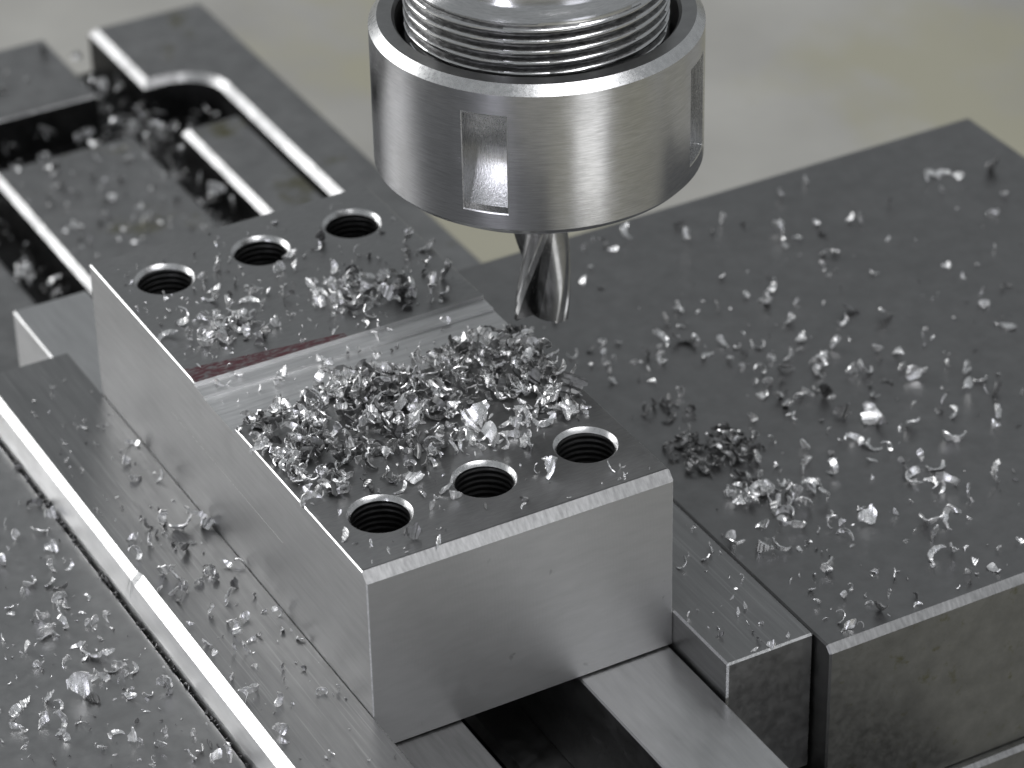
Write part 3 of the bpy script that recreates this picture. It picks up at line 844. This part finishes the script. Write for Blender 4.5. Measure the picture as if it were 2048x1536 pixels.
# swarf that has fallen into the bed slots
for n in range(230):
    q = rnd.random()
    if q < .4:
        x, y = rnd.uniform(58, 68), rnd.uniform(185, 262)
    elif q < .7:
        x, y = rnd.uniform(16, 80), rnd.uniform(224, 242)
    else:
        x, y = rnd.uniform(15.5, 26), rnd.uniform(165, 240)
    fine.append(('DUMP', x, y, -60 + rnd.uniform(0, 5), rnd.uniform(1.5, 4.0)))
for n in range(120):
    fine.append(('BEDTOP', rnd.uniform(27, 56), rnd.uniform(150, 221), -50, rnd.uniform(.6, 1.8)))

# rank by size; the 300 largest are things of their own, the rest is one fine scatter
camp = Vector((-157.08, -335.43, 270.13))
order = sorted(range(len(chips)), key=lambda i: -min(chips[i][4], 9) * (500 / (Vector(chips[i][1:4]) - camp).length) * (1.1 if chips[i][0] != 'PILE' else 1) * (.8 if chips[i][0] == 'BED' else 1))
big = set(order[:298])
HEAP, CLUS = 'chips heaped on the front of the block', 'chips clustered on the rear of the block'
RJN, RJF, LBG = 'chips strewn over the near half of the right jaw', 'chips strewn over the far half of the right jaw', 'chips on the left jaw body'
LAB = {
    'heapleft': ('steel chip in the left end of the heap', HEAP),
    'heapmid': ('steel chip in the middle of the heap', HEAP),
    'heapstepl': ('steel chip in the heap beside the step, left half', HEAP),
    'heapstepr': ('steel chip in the heap beside the step, right half', HEAP),
    'heapright': ('steel chip at the right peak of the heap', HEAP),
    'heapfrontleft': ('steel chip in the heap behind the left front hole', HEAP),
    'heapfrontmid': ('steel chip in the heap behind the middle front hole', HEAP),
    'heapfrontright': ('steel chip in the heap behind the right front hole', HEAP),
    'fronthole': ('steel chip beside the front row of tapped holes', 'loose chips by the front tapped holes'),
    'rearleft': ('steel chip between red line and left rear hole', CLUS),
    'rearmid': ('steel chip between milled step and middle rear hole', CLUS),
    'rearright': ('steel chip between milled step and right rear hole', CLUS),
    'step': ('steel chip on the bare bright milled step', 'chips on the milled step'),
    'clump': ('steel chip in the clump beside the right block corner', 'chips clumped on the right jaw by the block corner'),
    'rjedge': ('steel chip on the right jaw beside its left seam', RJN),
    'rjfront': ('steel chip on the right jaw close to its front edge', RJN),
    'rjmid': ('steel chip on the middle of the right jaw', RJN),
    'rjright': ('steel chip on the right jaw near the picture border', RJN),
    'rjbackleft': ('steel chip far back on the right jaw below the chuck', RJF),
    'rjbackright': ('steel chip at the far right of the right jaw', RJF),
    'rplate': ('steel chip on the narrow right jaw plate beside the block', 'chips on the right jaw plate'),
    'lplatefar': ('steel chip on the far part of the long left jaw plate', 'chips on the left jaw plate'),
    'lplate': ('steel chip on the near part of the long left jaw plate', 'chips on the left jaw plate'),
    'lbodyseam': ('steel chip on the left jaw beside its dark seam', LBG),
    'lbodyfar': ('steel chip on the far left part of the left jaw', LBG),
    'lbody': ('steel chip on the lower left part of the left jaw', LBG),
    'bed': ('steel chip on the slotted bed behind the block', 'chips on the bed behind the block'),
}


def key(surf, x, y):
    if surf in ('BT', 'PILE', 'GR'):
        if y < GN:
            if surf == 'BT' and y < 17:
                return 'fronthole'
            if y < 28:
                return 'heapfrontleft' if x < 17 else ('heapfrontmid' if x < 34 else 'heapfrontright')
            if y > 38 and x >= 12 and x < 40:
                return 'heapstepl' if x < 25 else 'heapstepr'
            return 'heapleft' if x < 15 else ('heapmid' if x < 34 else 'heapright')
        if y < GF:
            return 'step' if surf != 'PILE' else ('heapleft' if x < 15 else ('heapmid' if x < 34 else 'heapright'))
        return 'rearleft' if x < 17 else ('rearmid' if x < 34 else 'rearright')
    if surf == 'RJ':
        if math.hypot(x - 77, y - 33.5) < 6.8:
            return 'clump'
        if y > 48:
            return 'rjbackleft' if x < 120 else 'rjbackright'
        if x < 82:
            return 'rjedge'
        if y < -4:
            return 'rjfront'
        return 'rjmid' if x < 112 else 'rjright'
    if surf == 'LP':
        return 'lplatefar' if y > 40 else 'lplate'
    if surf == 'LB':
        return 'lbodyseam' if x > -24 else ('lbodyfar' if y > 42 else 'lbody')
    return dict(RP='rplate', BED='bed')[surf]


right_v = Vector((0.87, -0.48, 0))
front_v = Vector((-0.40, -0.74, 0))
uniq_of = {}
def is_dark(surf, x, y):
    if surf == 'RJ' and (math.hypot(x - 77, y - 33.5) < 7.5 or math.hypot(x - 79, y - 48) < 5):
        return rnd.random() < .85
    if surf == 'BED' or surf == 'DUMP':
        return rnd.random() < .5
    return rnd.random() < (.30 if surf == 'PILE' else .15)


look = {}
for i, (surf, x, y, z, s) in enumerate(chips):
    vi = rnd.randrange(len(variants)) if s >= 1.0 else len(variants) + rnd.randrange(len(slivers))
    look[i] = (vi, is_dark(surf, x, y))
SHAPE = ('leaf shaped', 'crescent shaped', 'leaf shaped', 'curled', 'leaf shaped')


def describe(i):
    vi, dk = look[i]
    sh = SHAPE[vi % 5] if vi < 30 else 'thin'
    return ('dark ' if dk else 'bright ') + sh


zones = {}
for i in sorted(big):
    zones.setdefault((key(*chips[i][:3]), describe(i)), []).append(i)
for (k_, ds), ids in sorted(zones.items()):
    txt = LAB[k_][0]
    for i in ids:
        uniq_of[i] = txt.replace('steel chip', ds + ' steel chip', 1)
    left = list(ids)
    for word, fn in (('largest', lambda i: chips[i][4]), ('leftmost', lambda i: -Vector(chips[i][1:4]).dot(right_v)),
                     ('rightmost', lambda i: Vector(chips[i][1:4]).dot(right_v)), ('nearest', lambda i: Vector(chips[i][1:4]).dot(front_v)),
                     ('farthest', lambda i: -Vector(chips[i][1:4]).dot(front_v)), ('smallest', lambda i: -chips[i][4])):
        if len(left) < 2:
            break
        i = max(left, key=fn)
        left.remove(i)
        uniq_of[i] = txt.replace('steel chip', word + ' ' + ds + ' steel chip', 1)
sv, sf_, smt = [], [], []


def place(vs, s, x, y, z, pile):
    flat = rnd.random() < (.35 if not pile else .15)
    tx = rnd.gauss(0, .25) if flat else rnd.uniform(-1.5, 1.5)
    ty = rnd.gauss(0, .2) if flat else rnd.uniform(-.7, .7)
    R = Matrix.Rotation(rnd.uniform(0, 6.283), 4, 'Z') @ Matrix.Rotation(tx, 4, 'X') @ Matrix.Rotation(ty, 4, 'Y') @ Matrix.Rotation(rnd.uniform(0, 6.283), 4, 'Z')
    lo = min((R @ v).z for v in vs) * s
    return R, Vector((x, y, z - lo + .01))


for i, (surf, x, y, z, s) in enumerate(chips):
    vi, dk = look[i]
    vs, fs = (variants + slivers)[vi]
    s = s * (1.12 if surf in ('PILE', 'GR') else (1.0 if surf == 'BT' and y < 24 else (1.3 if surf == 'BT' else 1.1))) * (.82 if vi % 5 in (0, 2, 4) and vi < 30 else 1)
    R, loc = place(vs, s, x, y, z, surf == 'PILE')
    if i in big:
        o = bpy.data.objects.new('metal_chip', (vmesh_dark if dk else vmesh)[vi])
        o.matrix_world = Matrix.Translation(loc * S) @ R @ Matrix.Scale(s * S, 4)
        C.objects.link(o)
        k = key(surf, x, y)
        if i in uniq_of:
            tag(o, uniq_of[i], 'metal chip', LAB[k][1])
        else:
            tag(o, LAB[k][0], 'metal chip', LAB[k][1])
    else:
        b = len(sv)
        sv.extend([tuple((loc + (R @ v) * s) * S) for v in vs])
        sf_.extend([tuple(b + q for q in f) for f in fs])
        smt.extend([int(dk)] * len(fs))
for surf, x, y, z, s in fine:
    vs, fs = rnd.choice(slivers) if rnd.random() < .6 else rnd.choice(variants)
    R, loc = place(vs, s, x, y, z, False)
    b = len(sv)
    sv.extend([tuple((loc + (R @ v) * s) * S) for v in vs])
    sf_.extend([tuple(b + q for q in f) for f in fs])
    smt.extend([int(surf == 'GAP' or rnd.random() < .3)] * len(fs))
me = bpy.data.meshes.new('fine_swarf')
me.from_pydata(sv, [], sf_)
me.materials.append(M_chip.m)
me.materials.append(M_chip_dark.m)
me.polygons.foreach_set('material_index', smt)
me.shade_smooth()
me.set_sharp_from_angle(angle=math.radians(17))
o = bpy.data.objects.new('fine_swarf', me)
C.objects.link(o)
tag(o, 'fine steel swarf and slivers scattered over the block and both jaws', 'swarf', kind='stuff')
